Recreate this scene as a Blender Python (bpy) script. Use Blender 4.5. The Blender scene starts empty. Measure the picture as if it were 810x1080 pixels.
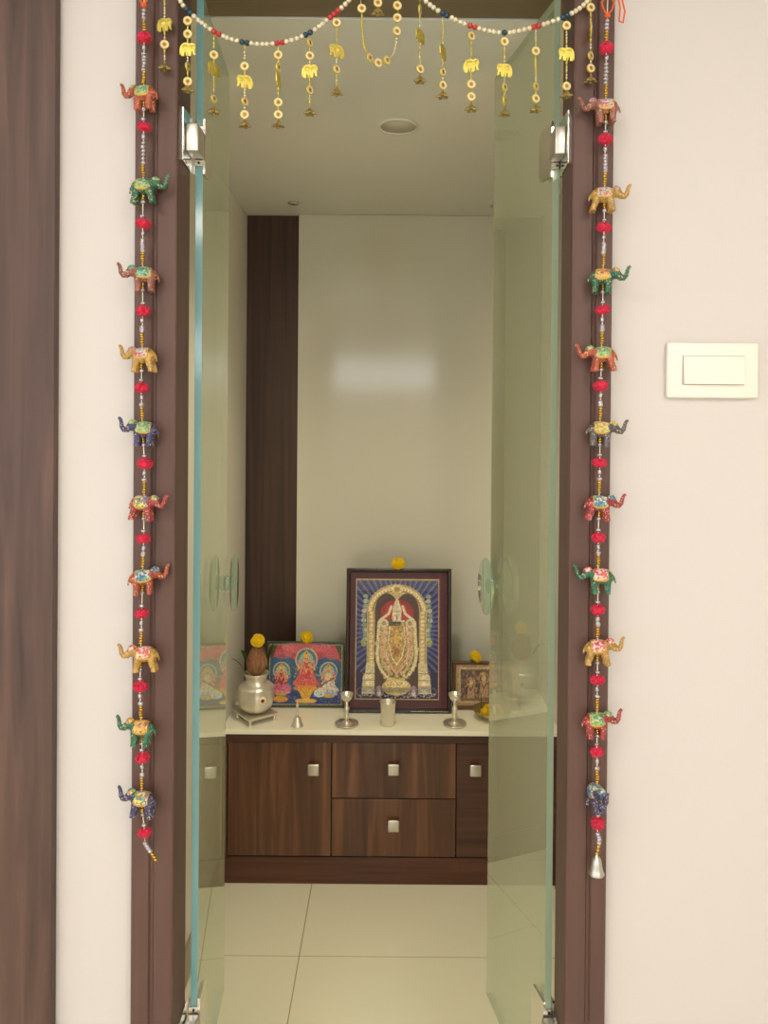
import bpy, bmesh, math, random
import numpy as np
from mathutils import Vector, Matrix, noise
random.seed(7)
S = bpy.context.scene
COL = S.collection
PI = math.pi

# ------------------------------------------------------------------ camera
F = 811.0; PPX, PPY = 415.0, 443.0; CAMZ = 1.55
cd = bpy.data.cameras.new('camera'); cam = bpy.data.objects.new('camera', cd); COL.objects.link(cam)
cd.sensor_fit = 'AUTO'; cd.sensor_width = 36; cd.lens = F/1080*36
cd.shift_x = (405-PPX)/1080; cd.shift_y = -(540-PPY)/1080
cd.clip_start = .02
CM = Matrix.Rotation(math.radians(90-.42), 4, 'X') @ Matrix.Rotation(math.radians(.464), 4, 'Z')
cam.matrix_world = Matrix.Translation((0, 0, CAMZ)) @ CM
S.camera = cam
def P(px, py, Z):
    d = CM.to_3x3() @ Vector(((px-PPX)/F, -(py-PPY)/F, -1))
    t = Z/d.y
    return Vector((d.x*t, Z, CAMZ+d.z*t))

# ------------------------------------------------------------------ world, exposure
w = bpy.data.worlds.new('world'); S.world = w; w.use_nodes = True
w.node_tree.nodes['Background'].inputs[0].default_value = (.75, .85, 1, 1)
w.node_tree.nodes['Background'].inputs[1].default_value = .6
S.view_settings.view_transform = 'Standard'; S.view_settings.look = 'None'
S.view_settings.gamma = 1; S.view_settings.use_curve_mapping = False
S.view_settings.exposure = 0.70
WINDOW_E = 1.2; HIGH_WINDOW_E = 4.5; BACK_FILL_E = 3.0; PANEL_E = 12.0; FILL_STRIP_E = 6.0; ADDED_BEAM_W = 28.0

# ------------------------------------------------------------------ materials
def lin(c):
    return tuple(((v/255)/12.92 if v/255 <= .04045 else ((v/255+.055)/1.055)**2.4) for v in c)+(1,)
def mat(name, c, rough=.5, metal=0, spec=.5, coat=0, bump=None):
    m = bpy.data.materials.new(name); m.use_nodes = True
    b = m.node_tree.nodes['Principled BSDF']
    b.inputs['Base Color'].default_value = lin(c)
    b.inputs['Roughness'].default_value = rough; b.inputs['Metallic'].default_value = metal
    b.inputs['Specular IOR Level'].default_value = spec
    if coat: b.inputs['Coat Weight'].default_value = coat; b.inputs['Coat Roughness'].default_value = .08
    if bump:
        nt = m.node_tree; n = nt.nodes.new('ShaderNodeTexNoise'); n.inputs['Scale'].default_value = bump[0]
        tc = nt.nodes.new('ShaderNodeTexCoord'); nt.links.new(tc.outputs['Object'], n.inputs['Vector'])
        bp = nt.nodes.new('ShaderNodeBump'); bp.inputs['Strength'].default_value = bump[1]; bp.inputs['Distance'].default_value = .002
        nt.links.new(n.outputs['Fac'], bp.inputs['Height']); nt.links.new(bp.outputs[0], b.inputs['Normal'])
    return m
def wood(name, stops, scale=(38, 38, 1.6), rough=.35, rnd=True, dist=.7):
    m = mat(name, stops[0], rough); nt = m.node_tree; b = nt.nodes['Principled BSDF']; L = nt.links.new
    tc = nt.nodes.new('ShaderNodeTexCoord'); mp = nt.nodes.new('ShaderNodeMapping'); mp.inputs['Scale'].default_value = scale
    src = tc.outputs['Object']
    if rnd:
        oi = nt.nodes.new('ShaderNodeObjectInfo'); mu = nt.nodes.new('ShaderNodeMath'); mu.operation = 'MULTIPLY'; mu.inputs[1].default_value = 30
        L(oi.outputs['Random'], mu.inputs[0]); cb = nt.nodes.new('ShaderNodeCombineXYZ'); L(mu.outputs[0], cb.inputs[0])
        ad = nt.nodes.new('ShaderNodeVectorMath'); ad.operation = 'ADD'; L(src, mp.inputs[0]); L(mp.outputs[0], ad.inputs[0]); L(cb.outputs[0], ad.inputs[1]); v = ad.outputs[0]
    else:
        L(src, mp.inputs[0]); v = mp.outputs[0]
    n = nt.nodes.new('ShaderNodeTexNoise'); n.inputs['Scale'].default_value = 1; n.inputs['Detail'].default_value = 6; n.inputs['Distortion'].default_value = dist
    L(v, n.inputs['Vector'])
    r = nt.nodes.new('ShaderNodeValToRGB'); e = r.color_ramp.elements
    e[0].position = .28; e[0].color = lin(stops[0]); e[1].position = .72; e[1].color = lin(stops[-1])
    for i, s in enumerate(stops[1:-1]):
        q = e.new(.28+.44*(i+1)/(len(stops)-1)); q.color = lin(s)
    L(n.outputs['Fac'], r.inputs[0]); L(r.outputs[0], b.inputs['Base Color'])
    return m
def speck(name, cols, scale=260, rough=.35):
    """painted ornament: voronoi patches in several pigments"""
    m = mat(name, cols[0], rough); nt = m.node_tree; b = nt.nodes['Principled BSDF']; L = nt.links.new
    tc = nt.nodes.new('ShaderNodeTexCoord'); v = nt.nodes.new('ShaderNodeTexVoronoi'); v.inputs['Scale'].default_value = scale
    L(tc.outputs['Object'], v.inputs['Vector'])
    sp = nt.nodes.new('ShaderNodeSeparateColor'); L(v.outputs['Color'], sp.inputs[0])
    r = nt.nodes.new('ShaderNodeValToRGB'); r.color_ramp.interpolation = 'CONSTANT'; e = r.color_ramp.elements
    e[0].position = 0; e[0].color = lin(cols[0]); e[1].position = 1/len(cols); e[1].color = lin(cols[1])
    for i in range(2, len(cols)): q = e.new(i/len(cols)); q.color = lin(cols[i])
    L(sp.outputs[0], r.inputs[0]); L(r.outputs[0], b.inputs['Base Color'])
    return m
def emis(name, c, e):
    m = bpy.data.materials.new(name); m.use_nodes = True; nt = m.node_tree; nt.nodes.clear()
    o = nt.nodes.new('ShaderNodeOutputMaterial'); q = nt.nodes.new('ShaderNodeEmission'); q.inputs[0].default_value = lin(c); q.inputs[1].default_value = e
    nt.links.new(q.outputs[0], o.inputs[0]); return m
def glass(name, tint, haze_c, haze=.06):
    m = bpy.data.materials.new(name); m.use_nodes = True; nt = m.node_tree; nt.nodes.clear(); L = nt.links.new
    N = nt.nodes.new; o = N('ShaderNodeOutputMaterial')
    t = N('ShaderNodeBsdfTransparent'); t.inputs[0].default_value = tint+(1,)
    g = N('ShaderNodeBsdfGlossy'); g.inputs['Roughness'].default_value = .015; g.inputs[0].default_value = (.95, 1, .96, 1)
    d = N('ShaderNodeBsdfDiffuse'); d.inputs[0].default_value = lin(haze_c)
    ge = N('ShaderNodeNewGeometry'); dt = N('ShaderNodeVectorMath'); dt.operation = 'DOT_PRODUCT'
    L(ge.outputs['Normal'], dt.inputs[0]); L(ge.outputs['Incoming'], dt.inputs[1])
    def M(op, a, b):
        q = N('ShaderNodeMath'); q.operation = op
        for i, s in enumerate((a, b)):
            if s is None: continue
            if isinstance(s, (int, float)): q.inputs[i].default_value = s
            else: L(s, q.inputs[i])
        return q.outputs[0]
    a = M('ABSOLUTE', dt.outputs['Value'], None); a = M('SUBTRACT', 1, a); a = M('POWER', a, 5); a = M('MULTIPLY', a, .96); a = M('ADD', a, .04)
    m1 = N('ShaderNodeMixShader'); m1.inputs[0].default_value = haze; L(t.outputs[0], m1.inputs[1]); L(d.outputs[0], m1.inputs[2])
    m2 = N('ShaderNodeMixShader'); L(a, m2.inputs[0]); L(m1.outputs[0], m2.inputs[1]); L(g.outputs[0], m2.inputs[2])
    L(m2.outputs[0], o.inputs[0]); return m

M_HALL = mat('hall_paint', (210, 203, 198), .6, bump=(220, .08))
M_ROOM = mat('prayer_room_paint', (222, 218, 202), .5)
M_CEIL = mat('ceiling_paint', (214, 214, 206), .7)
M_CREAM = mat('cream_laminate', (206, 206, 192), .12)
M_FRAME = wood('frame_wood', [(84, 60, 52), (92, 65, 56), (98, 70, 60)], (60, 60, 2.2), .55, False, .4)
M_DARKP = wood('dark_laminate', [(40, 28, 24), (62, 42, 36), (76, 52, 44)], (40, 40, 1.4), .3, False)
M_LEFTP = wood('walnut_laminate', [(62, 44, 38), (84, 61, 52), (106, 78, 64)], (26, 26, 1.6), .5, False, 1.2)
M_CAB = wood('cabinet_laminate', [(62, 38, 26), (88, 56, 38), (122, 82, 56)], (26, 26, 1.3), .3, True, .9)
M_CABD = wood('cabinet_edge', [(54, 33, 26), (76, 47, 36), (92, 60, 44)], (2, 2, 40), .35, True, .4)
M_PLINTH = wood('plinth_wood', [(64, 36, 26), (84, 48, 34), (96, 58, 42)], (2.5, 40, 45), .3, False)
M_BLACK = mat('black_wood', (38, 26, 24), .3)
M_COUNTER = mat('cream_stone', (240, 238, 216), .12)
M_GLASS = glass('tinted_glass', (.94, .965, .925), (190, 190, 158), .42)
M_GEDGE_L = mat('glass_edge_blue', (120, 170, 172), .1)
M_GEDGE_R = mat('glass_edge_green', (166, 184, 156), .1)
M_KNOBG = glass('handle_glass', (.86, .94, .89), (170, 200, 180), .10)
M_CHROME = mat('chrome', (225, 222, 215), .12, 1)
M_STEEL = mat('brushed_steel', (205, 200, 190), .3, .9)
M_SILVER = mat('silver', (226, 220, 206), .3, .8)
M_BRASS = mat('brass', (212, 192, 92), .42, .7)
M_OLDBRASS = mat('old_brass', (170, 150, 92), .35, .75)
M_PEARL = mat('pearl', (225, 215, 185), .2, .25)
M_REDB = mat('red_bead', (190, 55, 55), .25)
M_BLUEB = mat('blue_bead', (35, 65, 85), .25)
M_CREAMB = mat('cream_enamel', (226, 218, 184), .35)
M_GOLDB = mat('gold_bead', (205, 165, 60), .25, .8)
M_SILB = mat('silver_bead', (186, 180, 184), .25, .6)
M_POM = mat('red_wool', (206, 44, 72), .9)
M_ORANGE = mat('orange_thread', (225, 95, 40), .8)
M_THREAD = mat('white_thread', (225, 215, 190), .8)
M_MARI = mat('marigold_petals', (238, 204, 16), .7)
M_GREEN = mat('leaf_green', (60, 92, 40), .6)
M_DRY = mat('dry_leaf', (94, 72, 52), .8)
M_COCO = wood('coconut_husk', [(98, 66, 44), (138, 96, 66), (166, 120, 84)], (160, 160, 30), .85, False, .3)
M_WHITEP = mat('white_plastic', (240, 232, 218), .3)
M_GREY = mat('grey_skirting', (150, 140, 120), .35)
M_LENS = mat('lamp_lens', (196, 190, 174), .5)
M_HOLE = mat('dark_recess', (30, 26, 22), .6)
M_RED = mat('kumkum_red', (150, 30, 20), .8)

# floor tiles: joints every 0.8 m
M_FLOOR = mat('polished_tile', (226, 224, 198), .05)
nt = M_FLOOR.node_tree; L = nt.links.new
tc = nt.nodes.new('ShaderNodeTexCoord'); mp = nt.nodes.new('ShaderNodeMapping'); mp.inputs['Location'].default_value = (.257, -2.186, 0)
L(tc.outputs['Object'], mp.inputs[0])
sx = nt.nodes.new('ShaderNodeSeparateXYZ'); L(mp.outputs[0], sx.inputs[0])
outs = []
for ax in (0, 1):
    pp = nt.nodes.new('ShaderNodeMath'); pp.operation = 'PINGPONG'; pp.inputs[1].default_value = .4; L(sx.outputs[ax], pp.inputs[0])
    lt = nt.nodes.new('ShaderNodeMath'); lt.operation = 'LESS_THAN'; lt.inputs[1].default_value = .0016 if ax == 0 else .0010; L(pp.outputs[0], lt.inputs[0]); outs.append(lt.outputs[0])
mx = nt.nodes.new('ShaderNodeMath'); mx.operation = 'MAXIMUM'; L(outs[0], mx.inputs[0]); L(outs[1], mx.inputs[1])
cm = nt.nodes.new('ShaderNodeMix'); cm.data_type = 'RGBA'; L(mx.outputs[0], cm.inputs[0]); cm.inputs[6].default_value = lin((226, 224, 198)); cm.inputs[7].default_value = lin((168, 150, 112))
L(cm.outputs[2], nt.nodes['Principled BSDF'].inputs['Base Color'])

# ------------------------------------------------------------------ mesh helpers
def link(name, bm, mats, parent=None, smooth=False, loc=None):
    me = bpy.data.meshes.new(name)
    bmesh.ops.recalc_face_normals(bm, faces=bm.faces)
    bm.to_mesh(me); bm.free()
    for m in (mats if isinstance(mats, (list, tuple)) else [mats]): me.materials.append(m)
    if smooth:
        for p in me.polygons: p.use_smooth = True
    o = bpy.data.objects.new(name, me); COL.objects.link(o)
    if parent: o.parent = parent
    if loc is not None: o.location = loc
    return o
def box(bm, a, b, mi=0, bev=0, seg=2):
    r = bmesh.ops.create_cube(bm, size=1)
    vs = r['verts']; a = Vector(a); b = Vector(b)
    for v in vs: v.co = Vector(((a[i]+b[i])/2+v.co[i]*(b[i]-a[i]) for i in range(3)))
    fs = set(f for v in vs for f in v.link_faces)
    for f in fs: f.material_index = mi
    if bev:
        es = list(set(e for v in vs for e in v.link_edges))
        g = bmesh.ops.bevel(bm, geom=es, offset=bev, segments=seg, affect='EDGES', profile=.5)
        for f in g['faces']: f.material_index = mi
def B(a, b, bev=0, seg=2):
    bm = bmesh.new(); box(bm, a, b, 0, bev, seg); return bm
def lathe(prof, n=32, mi=None, bm=None, c=(0, 0, 0), scal=None):
    bm = bm or bmesh.new(); rows = []; c = Vector(c)
    for k, (r, z) in enumerate(prof):
        row = []
        for i in range(n):
            a = 2*PI*i/n; rr = r*(scal(a, k) if scal else 1)
            row.append(bm.verts.new(c+Vector((rr*math.cos(a), rr*math.sin(a), z))))
        rows.append(row)
    for k in range(len(rows)-1):
        for i in range(n):
            f = bm.faces.new((rows[k][i], rows[k][(i+1) % n], rows[k+1][(i+1) % n], rows[k+1][i])); f.smooth = True
            if mi: f.material_index = mi[k]
    for row in (rows[0], rows[-1]):
        if (row[0].co-c).xy.length > 1e-7: 
            try: bm.faces.new(row)
            except ValueError: pass
    bmesh.ops.remove_doubles(bm, verts=bm.verts, dist=1e-6)
    return bm
def tube(pts, r, n=8, bm=None, mi=0):
    bm = bm or bmesh.new(); pts = [Vector(p) for p in pts]; rows = []
    for k, p in enumerate(pts):
        t = (pts[min(k+1, len(pts)-1)]-pts[max(k-1, 0)]).normalized()
        u = t.cross(Vector((0, 1, 0)))
        if u.length < .1: u = t.cross(Vector((1, 0, 0)))
        u.normalize(); v = t.cross(u); rr = r[k] if isinstance(r, (list, tuple)) else r
        rows.append([bm.verts.new(p+u*rr*math.cos(2*PI*i/n)+v*rr*math.sin(2*PI*i/n)) for i in range(n)])
    for k in range(len(rows)-1):
        for i in range(n):
            f = bm.faces.new((rows[k][i], rows[k][(i+1) % n], rows[k+1][(i+1) % n], rows[k+1][i])); f.smooth = True; f.material_index = mi
    for row in (rows[0], rows[-1]): bm.faces.new(row).material_index = mi
    return bm
def ell(bm, c, r, sub=3, rot=None, mi=0):
    g = bmesh.ops.create_icosphere(bm, subdivisions=sub, radius=1)
    for v in g['verts']:
        q = Vector((v.co.x*r[0], v.co.y*r[1], v.co.z*r[2]))
        if rot: q = rot @ q
        v.co = q+Vector(c)
        for f in v.link_faces: f.smooth = True; f.material_index = mi
    return bm
def prism(pts, a, b, axis='z', mi=0, bm=None):
    """pts polygon, extruded from a to b along axis"""
    bm = bm or bmesh.new()
    def mk(p, h): return {'z': (p[0], p[1], h), 'y': (p[0], h, p[1]), 'x': (h, p[0], p[1])}[axis]
    lo = [bm.verts.new(mk(p, a)) for p in pts]; hi = [bm.verts.new(mk(p, b)) for p in pts]; n = len(pts)
    fs = [bm.faces.new(lo), bm.faces.new(hi)]+[bm.faces.new((lo[i], lo[(i+1) % n], hi[(i+1) % n], hi[i])) for i in range(n)]
    for f in fs: f.material_index = mi
    return bm
def struct(name, bm, m, parent=None, **k):
    o = link(name, bm, m, parent, **k)
    if parent is None: o['kind'] = 'structure'
    return o
def thing(name, label, cat, loc=(0, 0, 0), rz=0, group=None):
    o = bpy.data.objects.new(name, None); COL.objects.link(o); o.location = loc; o.rotation_euler = (0, 0, rz)
    o.empty_display_size = .02
    tag(o, label, cat, group); return o
def tag(o, label, cat, group=None):
    o['label'] = label; o['category'] = cat
    if group: o['group'] = group
    return o
def remesh(bm, vox, smooth=6):
    me = bpy.data.meshes.new('tmp'); bm.to_mesh(me); bm.free()
    o = bpy.data.objects.new('tmp', me); COL.objects.link(o)
    m = o.modifiers.new('r', 'REMESH'); m.mode = 'VOXEL'; m.voxel_size = vox
    s = o.modifiers.new('s', 'SMOOTH'); s.iterations = smooth; s.factor = .5
    dg = bpy.context.evaluated_depsgraph_get(); dg.update()
    r = bpy.data.meshes.new_from_object(o.evaluated_get(dg))
    bpy.data.objects.remove(o); bpy.data.meshes.remove(me)
    for p in r.polygons: p.use_smooth = True
    return r
def inst(name, me, parent, loc, rot=(0, 0, 0), sc=1):
    o = bpy.data.objects.new(name, me); COL.objects.link(o); o.parent = parent; o.location = loc; o.rotation_euler = rot
    o.scale = (sc,)*3 if isinstance(sc, (int, float)) else sc
    return o
def mesh_of(name, bm, mats, smooth=False):
    me = bpy.data.meshes.new(name); bmesh.ops.recalc_face_normals(bm, faces=bm.faces); bm.to_mesh(me); bm.free()
    for m in (mats if isinstance(mats, (list, tuple)) else [mats]): me.materials.append(m)
    if smooth:
        for p in me.polygons: p.use_smooth = True
    return me

# ------------------------------------------------------------------ setting
WZ = 1.28        # face of the hall wall
RC = 2.294       # prayer room ceiling
RB = 2.90        # back wall
RW = .555        # half width of the prayer room
HC = 2.75; HX0, HX1, HY0 = -2.4, 2.4, -3.4
struct('floor', B((HX0-.1, HY0-.1, -.1), (HX1+.1, RB+.1, 0)), M_FLOOR)
# hall wall with the doorway cut out
bm = bmesh.new()
box(bm, (HX0, WZ, 0), (-.40, 1.36, HC)); box(bm, (.33, WZ, 0), (HX1, 1.36, HC)); box(bm, (-.40, WZ, RC+.03), (.33, 1.36, HC))
struct('wall_front', bm, M_HALL)
struct('wall_left', B((-RW-.09, 1.36, 0), (-RW, RB, RC+.02)), M_ROOM)
struct('wall_right', B((RW, 1.36, 0), (RW+.09, RB, RC+.02)), M_ROOM)
struct('wall_back', B((-RW-.09, RB, 0), (RW+.09, RB+.08, RC+.02)), M_ROOM)
bm = bmesh.new(); box(bm, (-RW-.09, 1.455, RC), (RW+.09, RB+.08, RC+.06))
struct('ceiling', bm, M_CEIL)
struct('baseboard_left', B((-RW, 1.37, 0), (-RW+.008, 2.52, .10), .002), M_GREY)
struct('baseboard_right', B((RW-.008, 1.37, 0), (RW, 2.52, .10), .002), M_GREY)
# hall
struct('wall_hall_left', B((HX0-.1, HY0, 0), (HX0, WZ, HC)), M_HALL)
struct('wall_hall_right', B((HX1, HY0, 0), (HX1+.1, WZ, HC)), M_HALL)
struct('ceiling_hall', B((HX0-.1, HY0-.1, HC), (HX1+.1, 1.36, HC+.1)), M_CEIL)
struct('wall_hall_back', B((HX0, HY0-.1, 0), (HX1, HY0, HC)), M_HALL)
# windows behind the viewer
def window(name, x0, x1, z0, z1, nx, e, side=None):
    M = emis(name+'_daylight', (246, 248, 255), e)
    bm = bmesh.new(); fr = .04
    for (a, b) in (((x0-fr, z0-fr), (x1+fr, z0)), ((x0-fr, z1), (x1+fr, z1+fr)), ((x0-fr, z0), (x0, z1)), ((x1, z0), (x1+fr, z1))):
        box(bm, (a[0], 0, a[1]), (b[0], .05, b[1]))
    for k in range(1, nx):
        x = x0+(x1-x0)*k/nx; box(bm, (x-.015, 0, z0), (x+.015, .04, z1))
    o = struct(name, bm, M_WHITEP)
    link('pane', B((x0, .005, z0), (x1, .012, z1)), M, o)
    if side is None: o.location = (0, HY0, 0)
    elif side < 0: o.location = (HX0, 0, 0); o.rotation_euler = (0, 0, -PI/2)
    else: o.location = (HX1, 0, 0); o.rotation_euler = (0, 0, PI/2)
    return o
window('window_1', -.98, .50, 1.86, 2.2, 3, HIGH_WINDOW_E)
window('window_2', -.6, 1.9, .35, 2.1, 3, WINDOW_E, -1)      # left side of the hall
window('fill_window_3', -2.25, -1.25, .5, 2.2, 2, BACK_FILL_E)  # added unseen window, brings more light in through the doorway
window('fill_window_4', 1.25, 2.25, .5, 2.2, 2, BACK_FILL_E)  # its pair on the right, also added to light the prayer room
MP = emis('panel_light_glow', (255, 244, 232), PANEL_E)
for (x, y), lb in zip(((-.9, -.5), (1.0, -.5), (-.9, -2.2), (1.0, -2.2)), ('nearer the door, left', 'nearer the door, right', 'near the back windows, left', 'near the back windows, right')):
    t = thing('ceiling_light', 'square panel light on the hall ceiling '+lb, 'ceiling light', (x, y, HC), group='panel lights on the hall ceiling')
    link('frame', B((-.31, -.31, -.02), (.31, .31, 0), .004), M_WHITEP, t)
    link('diffuser', B((-.29, -.29, -.025), (.29, .29, -.019)), MP, t)

# warm fill strips added out of view behind the jambs to brighten the room
for sx, lb in ((-1, 'slim warm fill strip added unseen on the left wall inside the doorway'), (1, 'slim warm fill strip added unseen on the right wall inside the doorway')):
    t = thing('fill_strip', lb, 'fill light', (sx*RW, 1.44, .35))
    a, b = sorted((0, -sx*.016)); link('housing', B((a, -.018, 0), (b, .018, 1.85), .002), M_WHITEP, t)
    a, b = sorted((-sx*.0155, -sx*.022)); link('tube', B((a, -.013, .02), (b, .013, 1.83), .003), emis('fill_strip_glow', (255, 226, 172), FILL_STRIP_E), t)

# door frame (profiles extruded up)
def jamb(name, xs, outer):
    xo, xg, xi = xs; s = 1 if xi > xo else -1
    pr = [(xo, WZ), (xo, 1.263), (xo+s*.003, 1.260), (xg-s*.003, 1.260), (xg, 1.2635), (xg+s*.004, 1.2635), (xg+s*.007, 1.258),
          (xi-s*.004, 1.258), (xi-s*.0012, 1.2592), (xi, 1.262), (xi, 1.335), (xo+s*.03, 1.335), (xo+s*.03, WZ)]
    return struct(name, prism(pr, 0, RC+.11), M_FRAME)
jamb('trim_1', (-.4265, -.3946, -.3560), -1)
jamb('trim_2', (.3566, .3285, .2890), 1)
bm = bmesh.new(); box(bm, (-.4265, 1.258, RC+.035), (.3566, WZ, RC+.11), 0, .003); box(bm, (-.40, 1.262, RC+.002), (.33, 1.452, RC+.035), 0, .002)
struct('trim_3', bm, mat('soffit_laminate', (112, 98, 74), .4))
# walnut panel at the far left
o = link('wall_panel', B((-1.25, 1.262, 0), (P(57, 437, 1.262).x, WZ, HC-.25), .0015), M_LEFTP)
tag(o, 'tall walnut brown laminate panel left of the cream hall wall', 'panel')

# back wall panels
xl = P(314, 437, 2.88).x; xr = P(519.5, 437, 2.88).x
o = link('wall_panel', B((-RW, RB-.008, .517), (xl+.01, RB, RC-.002), .001), M_DARKP); tag(o, 'dark brown laminate strip behind the silver pot, left of cream panel', 'panel')
o = link('wall_panel', B((xr-.01, RB-.008, .517), (RW, RB, RC-.002), .001), M_DARKP); tag(o, 'dark brown laminate strip behind the right glass door', 'panel')
o = link('wall_panel', B((xl, 2.872, .517), (xr, RB-.009, RC-.001), .0015), M_CREAM); tag(o, 'glossy cream laminate panel in the middle of the back wall', 'panel')

# ceiling fittings
p = P(420, 133, 2.0); t_ = (RC-CAMZ)/(p.z-CAMZ); c = Vector((p.x*t_, 2.0*t_, RC))
t = thing('ceiling_light', 'round recessed downlight in the prayer room ceiling', 'ceiling light', c)
link('rim', lathe([(.046, -.001), (.046, -.004), (.052, -.004), (.053, 0)], 40), M_CEIL, t)
link('lens', lathe([(0, -.002), (.046, -.002), (.046, 0)], 40), M_LENS, t)
ld = bpy.data.lights.new('added_beam', 'SPOT'); ld.energy = ADDED_BEAM_W; ld.color = (1, .88, .68); ld.spot_size = math.radians(125); ld.spot_blend = 1; ld.shadow_soft_size = .045  # beam added to lift worktop and floor; the fitting itself looks unlit
lo = bpy.data.objects.new('added_beam', ld); COL.objects.link(lo); lo.parent = t; lo.location = (0, 0, -.012)
for k, (px, py, lb) in enumerate(((309.5, 214, 'small unlit ceiling spot in front of the left dark strip'), (522.5, 217, 'small unlit ceiling spot beside the right glass door'))):
    p = P(px, py, 2.0); t_ = (RC-CAMZ)/(p.z-CAMZ)
    t = thing('ceiling_spot', lb, 'spotlight', (p.x*t_, 2.0*t_, RC))
    link('rim', lathe([(.011, -.002), (.012, -.006), (.018, -.006), (.020, 0)], 24), M_STEEL, t)
    link('lens', lathe([(0, -.003), (.011, -.003), (.011, 0)], 24), M_HOLE, t)

# ------------------------------------------------------------------ light switch
a = P(701.5, 361.5, WZ); b = P(797, 420.5, WZ); cx, cz = (a.x+b.x)/2, (a.z+b.z)/2; hw = (b.x-a.x)/2; hh = (a.z-b.z)/2
t = thing('light_switch', 'white plastic switch plate with one wide rocker on hall wall', 'light switch', (cx, WZ, cz))
bm = bmesh.new(); box(bm, (-hw, -.011, -hh), (hw, 0, hh), 0, .004, 3)
link('plate', bm, M_WHITEP, t, True)
rw = 31.5*.001578; rh = 14.5*.001578
bm = bmesh.new(); pr = [(-.0112, -rh-.001), (-.0112, rh+.001), (-.0118, rh+.001), (-.0118, -rh-.001)]
link('rocker_surround', B((-rw-.0012, -.0116, -rh-.0012), (rw+.0012, -.0105, rh+.0012)), mat('switch_gap', (170, 160, 142), .5), t)
prism([(-.011, -rh), (-.0185, -rh), (-.0135, rh), (-.011, rh)], -rw, rw, 'x', bm=bm)
link('rocker', bm, M_WHITEP, t)

# ------------------------------------------------------------------ glass doors
def glass_door(name, x0, a, side, edge, knob_d):
    """x0: pivot x at y 1.34; a: angle from straight-in; local +y runs along the pane"""
    o = bmesh.new(); Lp = .32; T = .006; z0, z1 = .30, 2.272
    box(o, (-T, 0, z0), (T, Lp, z1))
    bmesh.ops.recalc_face_normals(o, faces=o.faces)
    for f in o.faces: f.material_index = 0 if abs(f.normal.x) > .5 or f.normal.y > .5 else 1
    d = struct(name, o, [M_GLASS, edge])
    d.location = (x0, 1.34, 0); d.rotation_euler = (0, 0, a)
    # round glass pull on both faces with a steel spindle
    kz = 1.19
    def disc(cx):
        b = lathe([(0, -.005), (.054, -.005), (.058, -.003), (.060, 0), (.058, .003), (.054, .005), (0, .005)], 48)
        bmesh.ops.rotate(b, verts=b.verts, matrix=Matrix.Rotation(PI/2, 3, 'Y'))
        bmesh.ops.scale(b, verts=b.verts, vec=(1, .72, 1))
        bmesh.ops.translate(b, verts=b.verts, vec=(cx, knob_d, kz)); return b
    for s in (-1, 1):
        h = link('handle', disc(s*.027), M_KNOBG, d)
        b = lathe([(0, 0), (.014, 0), (.016, .002), (.016, .006), (.013, .010), (.013, .012), (.016, .0158), (0, .0158)], 28)
        bmesh.ops.rotate(b, verts=b.verts, matrix=Matrix.Rotation(s*PI/2, 3, 'Y')); bmesh.ops.translate(b, verts=b.verts, vec=(s*.0061, knob_d, kz))
        link('spindle', b, M_KNOBG, h)
    for hz in (2.012, .478):
        # jaw plates gripping the glass either side, notched, with screws
        b = bmesh.new()
        for s in (-1, 1):
            x1, x2 = sorted((s*.0065, s*.0105))
            pts = [(-.004, hz-.048), (.045, hz-.044), (.052, hz-.036), (.052, hz+.036), (.045, hz+.044), (-.004, hz+.048)]
            prism(pts, x1, x2, 'x', bm=b)
        box(b, (-.0065, -.005, hz-.034), (.0065, -.0005, hz-.024)); box(b, (-.0065, -.005, hz+.024), (.0065, -.0005, hz+.034))
        hg = link('hinge', b, M_CHROME, d)
        b = bmesh.new()
        for q in (-.029, .029):
            c2 = lathe([(0, 0), (.0022, 0), (.0022, .001), (0, .001)], 12); bmesh.ops.rotate(c2, verts=c2.verts, matrix=Matrix.Rotation(PI/2, 3, 'X'))
            bmesh.ops.translate(c2, verts=c2.verts, vec=(0, -.005, hz+q)); m2 = bpy.data.meshes.new('t'); c2.to_mesh(m2); b.from_mesh(m2); c2.free(); bpy.data.meshes.remove(m2)
        link('screw', b, M_HOLE, hg)
    return d
glass_door('door_1', -.341, math.radians(4.1), -1, M_GEDGE_L, .288)
glass_door('door_2', .279, math.radians(11.2), 1, M_GEDGE_R, .286)
# hinge wall leaves, fixed to the jambs (child of the frame pieces)
for nm, xj, s in (('trim_1', -.356, 1), ('trim_2', .289, -1)):
    par = bpy.data.objects[nm]
    for hz in (2.012, .478):
        b = bmesh.new()
        x1, x2 = sorted((xj, xj+s*.004))
        prism([(1.275, hz-.044), (1.332, hz-.048), (1.332, hz+.048), (1.275, hz+.044)], x1, x2, 'x', bm=b)
        lf = link('hinge_leaf', b, M_CHROME, par)
        x1, x2 = sorted((xj+s*.0042, xj+s*(.0255 if s > 0 else .0225))); link('knuckle', B((x1, 1.290, hz-.0235), (x2, 1.333, hz+.0235), .0025, 3), M_STEEL, lf, True)

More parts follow.
